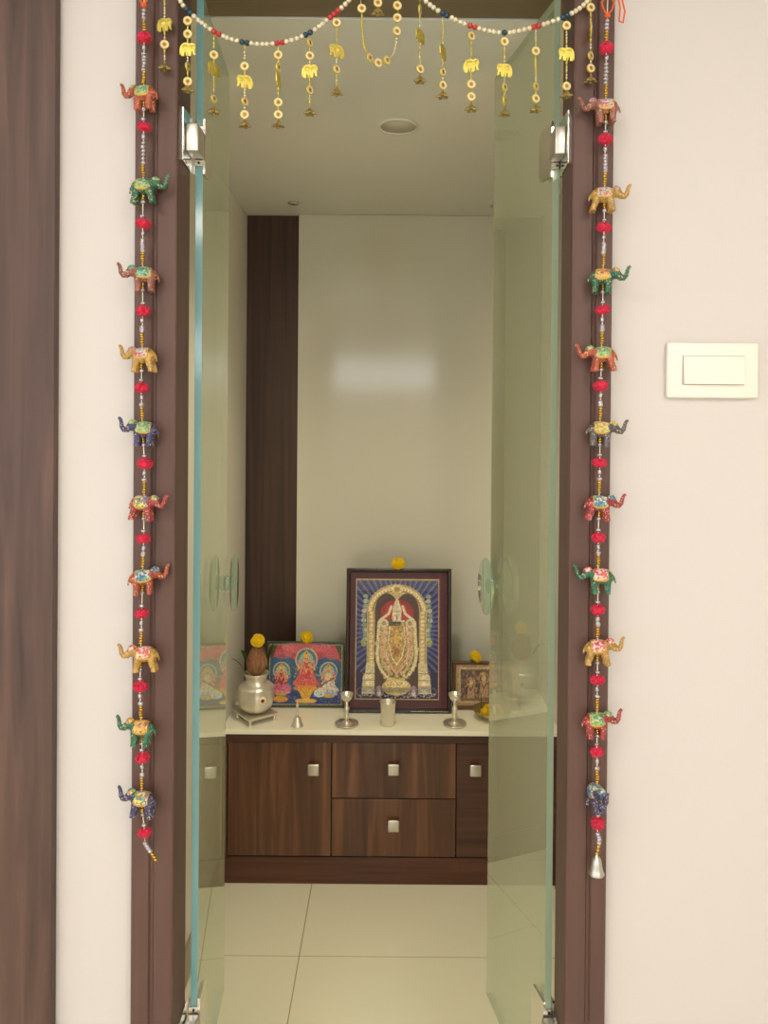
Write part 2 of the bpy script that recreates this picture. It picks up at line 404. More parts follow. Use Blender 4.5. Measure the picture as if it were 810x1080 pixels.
# ------------------------------------------------------------------ cabinet
CY = 2.52; CT = .502
t = thing('cabinet', 'low brown wood grain cabinet with two doors and two drawers', 'cabinet', (0, CY, 0))
def pz(y): return P(415, y, CY).z
def pxx(x): return P(x, 840, CY).x
bm = bmesh.new(); box(bm, (-RW+.004, .019, .10), (RW-.004, .372, pz(784.5)))
link('body', bm, M_BLACK, t)
x0, x1, x2, x3, x4, x5 = pxx(234), pxx(240.5), pxx(349.5), pxx(481), pxx(591), pxx(597)
zt, zm, zb = pz(784), pz(842.5), pz(903.5)
link('side_panel', B((x0, .0, zb-.004), (x1-.003, .019, zt)), M_CABD, t)
link('side_panel', B((x4+.003, 0, zb-.004), (min(x5, RW-.004), .019, zt)), M_CABD, t)
link('top_rail', B((x0, -.002, zt+.002), (min(x5, RW-.004), .02, CT-.0005), .001), M_CABD, t)
link('plinth', B((x0, .004, 0), (min(x5, RW-.004), .03, zb-.006), .001), M_PLINTH, t)
def knob(par, px, py):
    q = P(px, py, CY)
    b = bmesh.new(); box(b, (q.x-.019, -.022, q.z-.019), (q.x+.019, -.012, q.z+.019), 0, .004, 3); box(b, (q.x-.008, -.014, q.z-.008), (q.x+.008, 0, q.z+.008))
    link('knob', b, M_STEEL, par, True)
g = .0018
d = link('door', B((x1, 0, zb), (x2-g, .018, zt), .0012), M_CAB, t); knob(d, 331, 809.5)
d = link('drawer', B((x2+g, 0, zm+g), (x3-g, .018, zt), .0012), M_CAB, t); knob(d, 415, 809.5)
d = link('drawer', B((x2+g, 0, zb), (x3-g, .018, zm-g), .0012), M_CAB, t); knob(d, 415, 868.5)
d = link('door', B((x3+g, 0, zb), (x4, .018, zt), .0012), M_CABD, t); knob(d, 501, 810.5)
CZ = .517
o = link('countertop', B((-RW+.001, 2.50, CT), (RW-.001, RB-.03, CZ), .002), M_COUNTER)
tag(o, 'cream stone worktop slab over the brown cabinet', 'countertop')

def on(px, y_base, top=CZ):
    """point on a horizontal plane seen at that pixel"""
    d = P(px, y_base, 1.0)-Vector((0, 0, CAMZ)); k = (top-CAMZ)/d.z
    return Vector((0, 0, CAMZ))+d*k

# ------------------------------------------------------------------ painted prints
class Canvas:
    def __init__(s, x0, y0, x1, y1, nx):
        s.b = (x0, y0, x1, y1); s.nx = nx; s.ny = int(nx*(y1-y0)/(x1-x0))
        X, Y = np.meshgrid(np.linspace(x0, x1, nx), np.linspace(y0, y1, s.ny)); s.X, s.Y = X, Y
        s.a = np.zeros((s.ny, nx, 3)); s.r = np.random.RandomState(3)
    def m(s, mask, c, al=1.0):
        mk = np.clip(mask.astype(float), 0, 1)[..., None]*al; s.a = s.a*(1-mk)+np.array(c, float)*mk
    def soft(s, d): return np.clip(.5-d/(1.2*(s.b[2]-s.b[0])/s.nx), 0, 1)
    def rect(s, x0, y0, x1, y1, c, al=1): s.m((s.X >= x0) & (s.X <= x1) & (s.Y >= y0) & (s.Y <= y1), c, al)
    def ell(s, cx, cy, rx, ry, c, al=1, rot=0):
        x, y = s.X-cx, s.Y-cy
        if rot: x, y = x*math.cos(rot)+y*math.sin(rot), -x*math.sin(rot)+y*math.cos(rot)
        q = np.sqrt((x/rx)**2+(y/ry)**2); s.m(s.soft((q-1)*min(rx, ry)), c, al)
    def ring(s, cx, cy, rx, ry, w, c, al=1, y1=None):
        q = np.sqrt(((s.X-cx)/rx)**2+((s.Y-cy)/ry)**2); k = s.soft(np.abs(q-1)*min(rx, ry)-w/2)
        if y1 is not None: k = k*(s.Y < y1)
        s.m(k, c, al)
    def line(s, pts, w, c, al=1):
        for (x0, y0), (x1, y1) in zip(pts[:-1], pts[1:]):
            dx, dy = x1-x0, y1-y0; l2 = dx*dx+dy*dy+1e-9
            t = np.clip(((s.X-x0)*dx+(s.Y-y0)*dy)/l2, 0, 1)
            s.m(s.soft(np.hypot(s.X-x0-t*dx, s.Y-y0-t*dy)-w/2), c, al)
    def poly(s, pts, c, al=1):
        ins = np.zeros(s.X.shape, bool); n = len(pts)
        for i in range(n):
            (xa, ya), (xb, yb) = pts[i], pts[(i+1) % n]
            if ya == yb: continue
            cr = ((ya > s.Y) != (yb > s.Y)) & (s.X < (xb-xa)*(s.Y-ya)/(yb-ya)+xa); ins ^= cr
        s.m(ins, c, al)
    def dots(s, region, n, r, cols, al=.9):
        x0, y0, x1, y1 = region[:4]; f = region[4] if len(region) > 4 else None
        for _ in range(n):
            x, y = s.r.uniform(x0, x1), s.r.uniform(y0, y1)
            if f and not f(x, y): continue
            s.ell(x, y, s.r.uniform(.6, 1.2)*r, s.r.uniform(.6, 1.2)*r, cols[s.r.randint(len(cols))], al)
    def grain(s, amt):
        k = s.r.normal(0, 1, (s.ny, s.nx)); k = (k+np.roll(k, 1, 0)+np.roll(k, 1, 1)+np.roll(k, (1, 1), (0, 1)))/2
        s.a = s.a*(1+amt*k[..., None])+s.r.normal(0, amt*22, s.a.shape)
    def mesh(s, name, W, H, m):
        """flat printed sheet in the xz plane, origin bottom centre, facing -y"""
        nx, ny = s.nx, s.ny
        xs = np.linspace(-W/2, W/2, nx); zs = np.linspace(H, 0, ny); X, Z = np.meshgrid(xs, zs)
        v = np.stack([X.ravel(), np.zeros(nx*ny), Z.ravel()], 1)
        i = np.arange(nx*ny).reshape(ny, nx); q = np.stack([i[1:, :-1], i[1:, 1:], i[:-1, 1:], i[:-1, :-1]], -1).reshape(-1, 4)
        me = bpy.data.meshes.new(name); me.from_pydata(v.tolist(), [], q.tolist())
        c = np.clip(s.a, 0, 255)/255; c = np.where(c <= .04045, c/12.92, ((c+.055)/1.055)**2.4)
        at = me.color_attributes.new('print', 'FLOAT_COLOR', 'POINT')
        at.data.foreach_set('color', np.concatenate([c.reshape(-1, 3), np.ones((nx*ny, 1))], 1).astype(np.float32).ravel())
        me.materials.append(m); me.update(); return me
def print_mat(name, rough, coat):
    m = mat(name, (200, 200, 200), rough, coat=coat); n = m.node_tree.nodes.new('ShaderNodeVertexColor'); n.layer_name = 'print'
    m.node_tree.links.new(n.outputs[0], m.node_tree.nodes['Principled BSDF'].inputs['Base Color']); return m
M_PRINT = print_mat('printed_paper', .4, .35); M_PRINT2 = print_mat('matt_print', .5, 0)

def picture_frame(label, px0, px1, ytop, ybot, Z, fw, fd, fmat, cv, pm, lean=6, inner=None, imat=None, hw=None):
    a = P((px0+px1)/2, ybot, Z); W = P(px1, ybot, Z).x-P(px0, ybot, Z).x
    a = on((px0+px1)/2, ybot); sc = a.y/F; W = (px1-px0)*sc; H = (ybot-ytop)*sc*1.03
    t = thing('picture_frame', label, 'picture', (a.x, a.y, CZ)); t.rotation_euler = (-math.radians(lean), 0, 0)
    if hw: H = hw
    bm = bmesh.new()
    # mitred moulding: outer back step, raised rim, slope inward
    pr = [(0, 0), (0, -fd), (fw*.25, -fd*1.1), (fw*.7, -fd), (fw, -fd*.55), (fw, 0)]
    rows = []
    for (o_, y) in pr:
        rows.append([bm.verts.new((sx*(W/2-o_), y, z)) for sx, z in ((-1, o_), (1, o_), (1, H-o_), (-1, H-o_))])
    rows.append(rows[0])
    for k in range(len(pr)):
        for i in range(4): 
            f = bm.faces.new((rows[k][i], rows[k][(i+1) % 4], rows[k+1][(i+1) % 4], rows[k+1][i]))
    link('frame', bm, fmat, t)
    link('backing', B((-W/2+.002, 0, .002), (W/2-.002, .004, H-.002)), M_BLACK, t)
    me = cv.mesh('print', W-2*fw, H-2*fw, pm); inst('print', me, t, (0, -fd*.5, fw))
    # easel strut behind
    b = bmesh.new(); prism([(.004, H*.55), (.008, H*.55), (.10, .012), (.095, .012)], -.012, .012, 'x', bm=b)
    link('easel_strut', b, M_BLACK, t)
    return t, W, H

# --- large print: garlanded deity under a golden arch
cv = Canvas(105, 160, 655, 890, 230)
cv.rect(0, 0, 900, 1000, (84, 34, 44))
cv.rect(112, 166, 648, 884, (70, 26, 38)); cv.rect(600, 170, 622, 880, (92, 34, 52))
cv.rect(136, 196, 610, 846, (196, 172, 110)); cv.rect(141, 202, 605, 841, (40, 44, 92))
cv.rect(141, 202, 605, 260, (96, 98, 112), .6); cv.rect(141, 640, 605, 841, (34, 30, 60), .6)
an = np.arctan2(cv.Y-470, cv.X-370); rr = np.hypot(cv.X-370, cv.Y-470)
inside = (cv.X > 141) & (cv.X < 605) & (cv.Y > 202) & (cv.Y < 700)
cv.m(inside & (np.sin(an*58) > .8), (150, 158, 205), .55); cv.m(inside & (np.sin(an*58+1.5) > .86), (90, 104, 190), .7)
cv.m(inside & (rr > 150) & (rr < 215), (110, 120, 170), .25)
for sx in (0, 1):
    def X(x): return 740-x if sx else x
    for yy in range(290, 560, 26):
        cv.ell(X(186+6*math.sin(yy)), yy, 15, 12, (150, 172, 128) if (yy//26) % 2 else (206, 202, 178), .85)
    cv.line([(X(182), 400), (X(182), 530)], 7, (120, 150, 125)); cv.ell(X(180), 540, 14, 18, (150, 160, 90))
# arch band
cv.ell(370, 375, 172, 150, (196, 176, 124)); cv.rect(200, 370, 540, 700, (196, 176, 124))
cv.ring(370, 375, 158, 136, 7, (226, 212, 168), 1, 372); cv.ring(370, 375, 138, 116, 5, (140, 108, 62), 1, 372)
for k in range(26):
    a = PI+PI*k/25; cv.ell(370+150*math.cos(a), 375+126*math.sin(a), 5, 5, (238, 226, 190)); cv.ell(370+170*math.cos(a), 375+148*math.sin(a), 7, 7, (184, 164, 116))
cv.ell(370, 248, 36, 22, (222, 206, 160)); cv.ell(370, 252, 16, 14, (170, 140, 84))
for x in (207, 243, 497, 533): cv.line([(x, 375), (x, 690)], 3, (150, 120, 74))
for x in (225, 515):
    for yy in range(380, 690, 22): cv.ell(x, yy, 11, 8, (222, 206, 160))
# niche
cv.ell(312, 372, 68, 98, (78, 60, 56)); cv.ell(428, 372, 68, 98, (78, 60, 56)); cv.rect(245, 372, 495, 800, (78, 58, 50))
cv.ell(370, 385, 96, 78, (156, 52, 52)); cv.ell(370, 385, 70, 62, (178, 62, 58))
# pedestals
for s_ in (0, 1):
    def X(x): return 740-x if s_ else x
    cv.poly([(X(198), 650), (X(246), 650), (X(246), 815), (X(172), 815), (X(180), 720), (X(192), 705)], (210, 198, 158))
    for yy in (706, 742, 778): cv.line([(X(178), yy), (X(244), yy)], 4, (150, 124, 82))
    for yy in (724, 760, 798): cv.ell(X(212), yy, 20, 10, (228, 218, 184))
# flower garlands massed over the body
body = lambda x, y: ((x-370)/122)**2+((y-585)/180)**2 < 1
cv.ell(370, 585, 122, 180, (92, 84, 56))
cv.dots((250, 405, 490, 765, body), 420, 8, [(214, 200, 150), (196, 172, 108), (228, 220, 190), (92, 96, 56), (150, 92, 74)])
for off, col in ((0, (222, 212, 170)), (24, (196, 176, 116)), (48, (214, 202, 160))):
    for s_ in (-1, 1):
        for k in range(26):
            a = k/25; wd_ = (112-off)*(1-.10*(1-a)**2)*(1 if a < .55 else math.cos((a-.55)/.45*PI/2)**.55)
            yy_ = 430+(318-off*1.2)*a; cv.ell(370+s_*wd_, yy_, 10, 9, col); cv.ell(370+s_*(wd_-12), yy_+6, 4, 4, (110, 116, 66) if k % 2 else (170, 110, 90))
# central robe and the pink V garland
cv.poly([(322, 450), (418, 450), (436, 560), (410, 650), (370, 705), (330, 650), (304, 560)], (188, 156, 96))
cv.dots((318, 455, 422, 660), 150, 6, [(206, 176, 112), (150, 108, 66), (222, 202, 150), (170, 96, 70), (140, 130, 70)])
cv.line([(306, 446), (294, 530), (300, 610), (334, 672), (370, 706), (406, 672), (440, 610), (446, 530), (434, 446)], 13, (216, 164, 146))
cv.line([(330, 455), (322, 540), (342, 620), (370, 660), (398, 620), (418, 540), (410, 455)], 6, (232, 218, 178))
cv.line([(370, 470), (370, 640)], 16, (206, 168, 92)); cv.ell(370, 520, 20, 26, (214, 178, 96)); cv.ell(370, 590, 17, 24, (160, 112, 64))
cv.dots((262, 430, 478, 740, lambda x, y: ((x-370)/116)**2+((y-580)/165)**2 < 1 and abs(x-370) > 40), 230, 5, [(232, 222, 188), (214, 170, 140), (120, 128, 72), (206, 186, 120), (176, 110, 90)], .8)
# shoulders, emblems, crown and face
cv.line([(338, 345), (322, 385), (276, 418)], 15, (224, 214, 188)); cv.line([(402, 345), (418, 385), (464, 418)], 15, (224, 214, 188))
cv.ell(296, 436, 26, 24, (214, 204, 176)); cv.ell(444, 436, 26, 24, (214, 204, 176)); cv.ell(296, 436, 13, 12, (176, 150, 96)); cv.ell(444, 436, 13, 12, (176, 150, 96))
cv.poly([(346, 425), (344, 365), (358, 318), (370, 300), (382, 318), (396, 365), (394, 425)], (226, 216, 192))
cv.line([(370, 308), (370, 380)], 5, (196, 160, 100)); cv.line([(347, 372), (393, 372)], 4, (176, 140, 84))
cv.ell(370, 408, 22, 26, (206, 190, 164)); cv.line([(358, 402), (358, 416)], 7, (244, 240, 230)); cv.line([(382, 402), (382, 416)], 7, (244, 240, 230))
cv.line([(370, 396), (370, 414)], 4, (170, 40, 40)); cv.line([(352, 432), (388, 432)], 10, (56, 56, 40)); cv.ell(370, 444, 10, 9, (120, 110, 60))
# lower lotus bowl and festoon
cv.ell(370, 778, 82, 46, (206, 184, 122)); cv.ell(370, 762, 66, 22, (226, 208, 152)); cv.dots((310, 745, 430, 800), 40, 5, [(180, 148, 84), (232, 218, 170)])
for s_ in (-1, 1):
    cv.ell(370+s_*98, 800, 18, 30, (176, 140, 170), .8); cv.ell(370+s_*98, 806, 10, 20, (210, 206, 196))
for k in range(9):
    x = 170+k*50; cv.ring(x, 805, 25, 22, 4, (176, 172, 180), .7); 
cv.rect(141, 780, 605, 806, (40, 34, 60), .25)
cv.dots((160, 812, 590, 838), 50, 4, [(206, 204, 206), (186, 170, 130)])
cv.grain(.08)
fr = mat('picture_black_wood', (40, 30, 28), .25)
t, W, H = picture_frame('large black framed print of a garlanded deity under a golden arch', 364, 475.5, 605, 750.5, 2.68, .0145, .018, fr, cv, M_PRINT, 5)
# tiny white caption marks on the lower rail of the frame
random.seed(4); b = bmesh.new(); x = W*.12
while x < W*.46:
    wd = random.uniform(.0025, .006); z = .0055+random.uniform(-.0006, .0006)
    h_ = random.uniform(.0022, .0042); zz = z
    box(b, (x, -.0204, zz), (x+wd, -.0192, zz+.0012)); 
    if random.random() > .35: box(b, (x+wd*.3, -.0204, zz), (x+wd*.3+.0012, -.0192, zz+h_))
    x += wd+random.choice((.0008, .0008, .003))
link('caption', b, M_PEARL, t)
big_t, big_H = t, H

# --- left print: three seated deities on pink
cv = Canvas(246, 236, 704, 604, 200)
cv.rect(0, 0, 999, 999, (64, 96, 82)); cv.rect(252, 243, 698, 598, (190, 160, 110)); cv.rect(256, 248, 694, 594, (182, 70, 92))
cv.poly([(256, 330), (330, 300), (420, 340), (530, 340), (620, 310), (694, 350), (694, 594), (256, 594)], (38, 92, 134))
cv.ell(475, 262, 150, 34, (206, 108, 116), .8); cv.ell(330, 300, 60, 30, (196, 92, 100), .7); cv.ell(640, 300, 60, 34, (200, 90, 104), .7)
cv.poly([(256, 248), (300, 248), (282, 290), (268, 330), (256, 330)], (72, 84, 50)); cv.poly([(694, 248), (650, 248), (672, 290), (682, 330), (694, 330)], (72, 84, 50))
cv.rect(256, 520, 694, 594, (40, 62, 122)); cv.dots((256, 520, 694, 594), 60, 7, [(76, 100, 160), (30, 44, 92), (110, 130, 170)], .6)
def deity(cx, cy, s, halo, cloth, skirt, lot):
    cv.ell(cx, cy, 70*s, 72*s, (206, 190, 130)); cv.ell(cx, cy, 62*s, 64*s, halo); cv.ell(cx, cy, 44*s, 46*s, (188, 186, 150), .8)
    cv.poly([(cx-62*s, cy+130*s), (cx-40*s, cy+40*s), (cx-22*s, cy+14*s), (cx+22*s, cy+14*s), (cx+40*s, cy+40*s), (cx+62*s, cy+130*s)], cloth)
    for q in (-1, 1):
        cv.line([(cx+q*18*s, cy+22*s), (cx+q*54*s, cy+60*s), (cx+q*44*s, cy+16*s)], 9*s, (214, 160, 116)); cv.line([(cx+q*20*s, cy+26*s), (cx+q*38*s, cy+84*s)], 10*s, (214, 160, 116)); cv.ell(cx+q*46*s, cy+10*s, 9*s, 8*s, (222, 120, 130))
    cv.ell(cx, cy+140*s, 84*s, 30*s, skirt); cv.ell(cx-30*s, cy+124*s, 36*s, 20*s, skirt); cv.ell(cx+30*s, cy+124*s, 36*s, 20*s, skirt)
    cv.ell(cx, cy+60*s, 22*s, 34*s, cloth); cv.line([(cx-16*s, cy+26*s), (cx, cy+74*s), (cx+16*s, cy+26*s)], 5*s, (238, 206, 110))
    cv.ell(cx, cy-4*s, 17*s, 22*s, (216, 168, 120)); cv.ell(cx, cy+2*s, 6*s, 2*s, (150, 40, 40)); cv.line([(cx-8*s, cy-8*s), (cx-3*s, cy-8*s)], 3*s, (50, 30, 30)); cv.line([(cx+3*s, cy-8*s), (cx+8*s, cy-8*s)], 3*s, (50, 30, 30))
    cv.poly([(cx-18*s, cy-16*s), (cx-13*s, cy-40*s), (cx, cy-62*s), (cx+13*s, cy-40*s), (cx+18*s, cy-16*s)], (224, 176, 66)); cv.ell(cx, cy-40*s, 5*s, 6*s, (176, 40, 50))
    cv.ell(cx, cy+170*s, 78*s, 16*s, lot); cv.ell(cx, cy+186*s, 50*s, 12*s, (214, 164, 60))
    cv.dots((cx-56*s, cy+30*s, cx+56*s, cy+150*s), 46, 4.5*s, [(236, 200, 100), cloth, (214, 120, 110), (170, 50, 60)], .75)
deity(326, 400, .74, (90, 120, 130), (168, 46, 60), (214, 104, 140), (228, 130, 160))
deity(615, 402, .78, (70, 120, 156), (206, 200, 190), (208, 210, 204), (150, 178, 210))
cv.line([(560, 490), (650, 440)], 7, (116, 60, 40)); cv.ell(566, 486, 13, 11, (140, 78, 44))
deity(478, 335, .98, (60, 124, 156), (206, 72, 88), (214, 96, 92), (226, 150, 60))
cv.poly([(430, 510), (526, 510), (500, 560), (540, 586), (416, 586), (456, 560)], (220, 164, 62)); cv.ell(478, 574, 66, 14, (230, 182, 84))
cv.ell(320, 566, 50, 18, (222, 158, 70)); cv.ell(560, 530, 34, 24, (206, 216, 210))
for (x_, y_, w_, h_) in ((326, 470, 60, 60), (478, 430, 80, 70), (606, 480, 70, 60)):
    cv.dots((x_-w_, y_-h_, x_+w_, y_+h_), 60, 5, [(226, 170, 90), (200, 80, 90), (230, 200, 150), (60, 110, 140), (210, 130, 140)], .6)
cv.grain(.09)
pic_t, pW, pH = picture_frame('green edged print of three seated deities against pink', 281, 363, 679.5, 745.5, 2.72, .005, .010, mat('picture_green', (62, 84, 66), .4), cv, M_PRINT, 5)

# --- right print: sepia group
cv = Canvas(0, 0, 330, 220, 150)
cv.rect(-9, -9, 999, 999, (166, 142, 108)); cv.rect(14, 14, 316, 206, (190, 168, 130)); cv.rect(26, 26, 304, 194, (96, 74, 62))
cv.dots((30, 30, 300, 190), 260, 9, [(150, 124, 98), (120, 96, 84), (84, 66, 60), (176, 150, 118), (110, 84, 90)], .7)
for cx, cy, s_ in ((80, 110, 1), (150, 92, 1.2), (220, 104, 1.1), (270, 120, .9)):
    cv.poly([(cx-22*s_, cy+70*s_), (cx-14*s_, cy), (cx+14*s_, cy), (cx+22*s_, cy+70*s_)], (176, 146, 112)); cv.ell(cx, cy-12*s_, 10*s_, 13*s_, (204, 172, 132))
    cv.poly([(cx-11*s_, cy-20*s_), (cx, cy-46*s_), (cx+11*s_, cy-20*s_)], (196, 160, 96)); cv.ring(cx, cy-16*s_, 22*s_, 24*s_, 4, (186, 160, 120)); cv.line([(cx-12*s_, cy+4), (cx, cy+30*s_), (cx+12*s_, cy+4)], 5, (104, 56, 56))
    cv.line([(cx-20*s_, cy+10), (cx-26*s_, cy+44*s_)], 8, (70, 54, 52))
cv.rect(26, 178, 304, 194, (132, 100, 78))
cv.grain(.1)
rp_t, rW, rH = picture_frame('small brown wood framed sepia print beside the right glass door', 477, 549, 699.5, 747.5, 2.70, .012, .014, wood('picture_brown_wood', [(84, 52, 36), (112, 72, 50)], (30, 30, 30), .4), cv, M_PRINT, 5)

# ------------------------------------------------------------------ marigolds
def marigold_mesh(seed):
    random.seed(seed); bm = bmesh.new(); R = 1.0
    ell(bm, (0, 0, 0), (.72, .72, .58), 2)
    for ring in range(7):
        el = -35+ring*20; n = max(4, int(20*math.cos(math.radians(el))))
        for k in range(n):
            a = 2*PI*(k+random.random()*.5)/n; e = math.radians(el+random.uniform(-6, 6))
            d = Vector((math.cos(a)*math.cos(e), math.sin(a)*math.cos(e), math.sin(e)*.82)); tt = Vector((-math.sin(a), math.cos(a), 0)); up = d.cross(tt)
            l_ = random.uniform(.88, 1.05); wd = random.uniform(.15, .21)
            p0 = d*.55-tt*wd*.5; p1 = d*.55+tt*wd*.5; p2 = d*l_*.95+tt*wd; p3 = d*l_*1.0+up*.07; p4 = d*l_*.95-tt*wd
            vs = [bm.verts.new(q) for q in (p0, p1, p2, p3, p4)]; bm.faces.new(vs)
            th = [bm.verts.new(q.co-up*.05) for q in vs]; bm.faces.new(th)
            for i in range(5): bm.faces.new((vs[i], vs[(i+1) % 5], th[(i+1) % 5], th[i]))
    return mesh_of('marigold', bm, [M_MARI])
MG = [marigold_mesh(s) for s in range(4)]
def marigold(label, px, py, Z, rpx, k, rot=(0, 0, 0)):
    p = P(px, py, Z); r = rpx*Z/F
    o = inst('marigold', MG[k], None, p, rot, r); tag(o, label, 'flower', 'marigolds set on the pictures and coconut'); return o
tilt = math.radians(5)
# each sits on the top rail of its frame
def top_of(t_, H_): return t_.location+Vector((0, math.sin(tilt)*H_-.008, math.cos(tilt)*H_))
for t_, H_, px, lb, k, rp in ((big_t, big_H, 419.5, 'yellow marigold on top of the large black picture frame', 0, 7.4),
                     (pic_t, pH, 323.5, 'yellow marigold on top of the three deities print', 1, 7.2), (rp_t, rH, 501.5, 'yellow marigold on top of the small sepia picture', 2, 7.2)):
    tp = top_of(t_, H_); r = rp*tp.y/F; x = P(px, 650, tp.y).x
    o = inst('marigold', MG[k], None, (x, tp.y, tp.z+r*.70), (.9, .1*k, k), r); tag(o, lb, 'flower', 'marigolds in the shrine')
    c_ = bmesh.new(); ell(c_, (0, 0, -.86), (.34, .34, .25), 2); link('calyx', c_, M_GREEN, o)

# ------------------------------------------------------------------ silver pot on its stool
base = on(268, 762.5); KX, KY = base.x, base.y+.035
st = thing('low_stool', 'low square silver stool with four feet under the pot', 'stool', (KX, KY, CZ), math.radians(38))
h = .055; SH = .026
link('top', B((-h, -h, SH-.005), (h, h, SH), .0015), M_SILVER, st)
link('apron', B((-h+.004, -h+.004, SH-.009), (h-.004, h-.004, SH-.005)), M_SILVER, st)
for sx in (-1, 1):
    for sy in (-1, 1):
        b = lathe([(0, 0), (.0055, 0), (.0065, .004), (.004, .008), (.0055, SH-.009), (0, SH-.009)], 14)
        link('leg', b, M_SILVER, st, loc=(sx*(h-.010), sy*(h-.010), 0))
PB = CZ+SH
t = thing('kalash_pot', 'round silver water pot with a red dot on its belly', 'pot', (KX, KY, PB))
s = KY/F     # metres per pixel there
prof = [(0, 0), (9*s, 0), (11*s, 1*s), (16.5*s, 6*s), (19*s, 13*s), (19.3*s, 20*s), (18.6*s, 25.5*s), (18.9*s, 26.2*s), (18.2*s, 27*s), (15.5*s, 29.5*s), (12*s, 31*s), (11*s, 33*s), (11.2*s, 37*s), (12.8*s, 40*s), (13.4*s, 41*s), (12.8*s, 41.6*s), (10.6*s, 39*s), (9.8*s, 34*s), (9*s, 30*s), (0, 29*s)]
link('body', lathe(prof, 56), M_SILVER, t)
ang = math.atan2(-1, .58); dr = 18.9*s
for nm, r_, m_, o_ in (('mark', 4.6*s, M_CREAMB, .0006), ('dot', 2.0*s, M_RED, .0016)):
    b = lathe([(0, 0), (r_, 0), (r_*.9, .0012), (0, .0014)], 20)
    R_ = Matrix.Rotation(ang, 3, 'Z') @ Matrix.Rotation(PI/2, 3, 'Y')
    bmesh.ops.rotate(b, verts=b.verts, matrix=R_); bmesh.ops.translate(b, verts=b.verts, vec=(math.cos(ang)*(dr+o_), math.sin(ang)*(dr+o_), 17*s))
    link(nm, b, m_, t)
# coconut
b = bmesh.new(); ell(b, (0, 0, 0), (11*s, 11*s, 15.5*s), 4)
for v in b.verts:
    z = v.co.z/(15.5*s); k = 1-.30*max(0, z)**1.2
    n_ = noise.noise(Vector((v.co.x*500, v.co.y*500, v.co.z*60)))
    v.co.x *= k*(1+.08*n_); v.co.y *= k*(1+.08*n_)
    if z > .75: v.co.z += (z-.75)*14*s
CCZ = PB+41*s+11.5*s
o = link('coconut', b, M_COCO, loc=(KX+.5*s, KY, CCZ)); tag(o, 'brown husked coconut standing in the silver pot', 'coconut')
b = bmesh.new()
for q in range(26):
    a = random.random()*2*PI; z0_ = random.uniform(-3, 8)*s; r0 = 10.2*s
    tube([(r0*math.cos(a), r0*math.sin(a), z0_), (r0*.82*math.cos(a+.1), r0*.82*math.sin(a+.1), z0_+7*s), (r0*.3*math.cos(a+.2), r0*.3*math.sin(a+.2), 19*s)], .0007, 5, b)
link('husk_fibre', b, M_COCO, o)
r = 7.4*s
o = inst('marigold', MG[3], None, (KX+1.5*s, KY-.004, CCZ+18.6*s+r*.55), (1.0, .2, 0), r); tag(o, 'yellow marigold on top of the coconut', 'flower', 'marigolds in the shrine')
c_ = bmesh.new(); ell(c_, (0, 0, -.86), (.34, .34, .25), 2); link('calyx', c_, M_GREEN, o)
# mango leaves tucked in the pot mouth
def leaf(label, d, length, lift, m_, wdt=.012):
    b = bmesh.new(); n = 9; rows = []
    side = Vector((-d[1], d[0], 0)).normalized()
    dd = Vector((d[0], d[1], 0)).normalized()
    for k in range(n):
        u = k/(n-1); c_ = dd*(length*u)+Vector((0, 0, lift*math.sin(u*1.6))); w_ = wdt*math.sin(PI*(u*.92+.04))+.0004
        rows.append([b.verts.new(c_-side*w_+Vector((0, 0, .002*w_/wdt))), b.verts.new(c_), b.verts.new(c_+side*w_+Vector((0, 0, .002*w_/wdt)))])
    for k in range(n-1):
        for i in range(2): b.faces.new((rows[k][i], rows[k][i+1], rows[k+1][i+1], rows[k+1][i])).smooth = True
    bmesh.ops.solidify(b, geom=b.faces[:], thickness=.0006)
    o = link('leaf', b, m_, loc=(KX+dd.x*10.6*s, KY+dd.y*10.6*s, PB+41*s)); tag(o, label, 'leaf')
leaf('narrow green leaf pointing left from the silver pot', (-1, -.35), .050, .052, M_GREEN, .007)
leaf('second green leaf behind the coconut, pointing left', (-.8, .6), .044, .060, M_GREEN, .008)
leaf('dry brown leaf right of the coconut in the pot', (.8, .5), .030, .085, M_DRY, .010)

# ------------------------------------------------------------------ lamps, bell, tumbler, bowl
def oil_lamp(px, label):
    a = on(px, 764.5); s = a.y/F
    t = thing('oil_lamp', label, 'oil lamp', (a.x, a.y, CZ), group=None)
    link('base', lathe([(0, 0), (10.5*s, 0), (12.3*s, 1.5*s), (12.5*s, 2.4*s), (11.6*s, 2.2*s), (8*s, 1.6*s), (4.5*s, 3.2*s), (3.2*s, 5*s), (0, 5*s)], 44), M_SILVER, t)
    link('stem', lathe([(0, 5*s), (2.8*s, 5*s), (2.2*s, 7*s), (3*s, 9*s), (2.1*s, 11*s), (1.8*s, 15*s), (3.0*s, 17*s), (3.0*s, 18.2*s), (1.9*s, 20*s), (1.7*s, 23*s), (2.6*s, 25*s), (0, 25*s)], 28), M_SILVER, t)
    sp = lambda a_, k: 1+(.22 if k > 2 else 0)*max(0, math.cos(a_+PI/2-.3))**14
    link('cup', lathe([(0, 25*s), (2.6*s, 25*s), (5*s, 27.5*s), (6.4*s, 31*s), (6.9*s, 33.4*s), (6.2*s, 33.2*s), (5*s, 30*s), (0, 28.5*s)], 40, scal=sp), M_SILVER, t)
oil_lamp(365.5, 'silver oil lamp stand left of the tumbler')
oil_lamp(479.5, 'silver oil lamp stand right of the tumbler, before sepia picture')
a = on(313.5, 766); s = a.y/F
t = thing('hand_bell', 'small silver hand bell in front of three deities print', 'bell', (a.x, a.y, CZ))
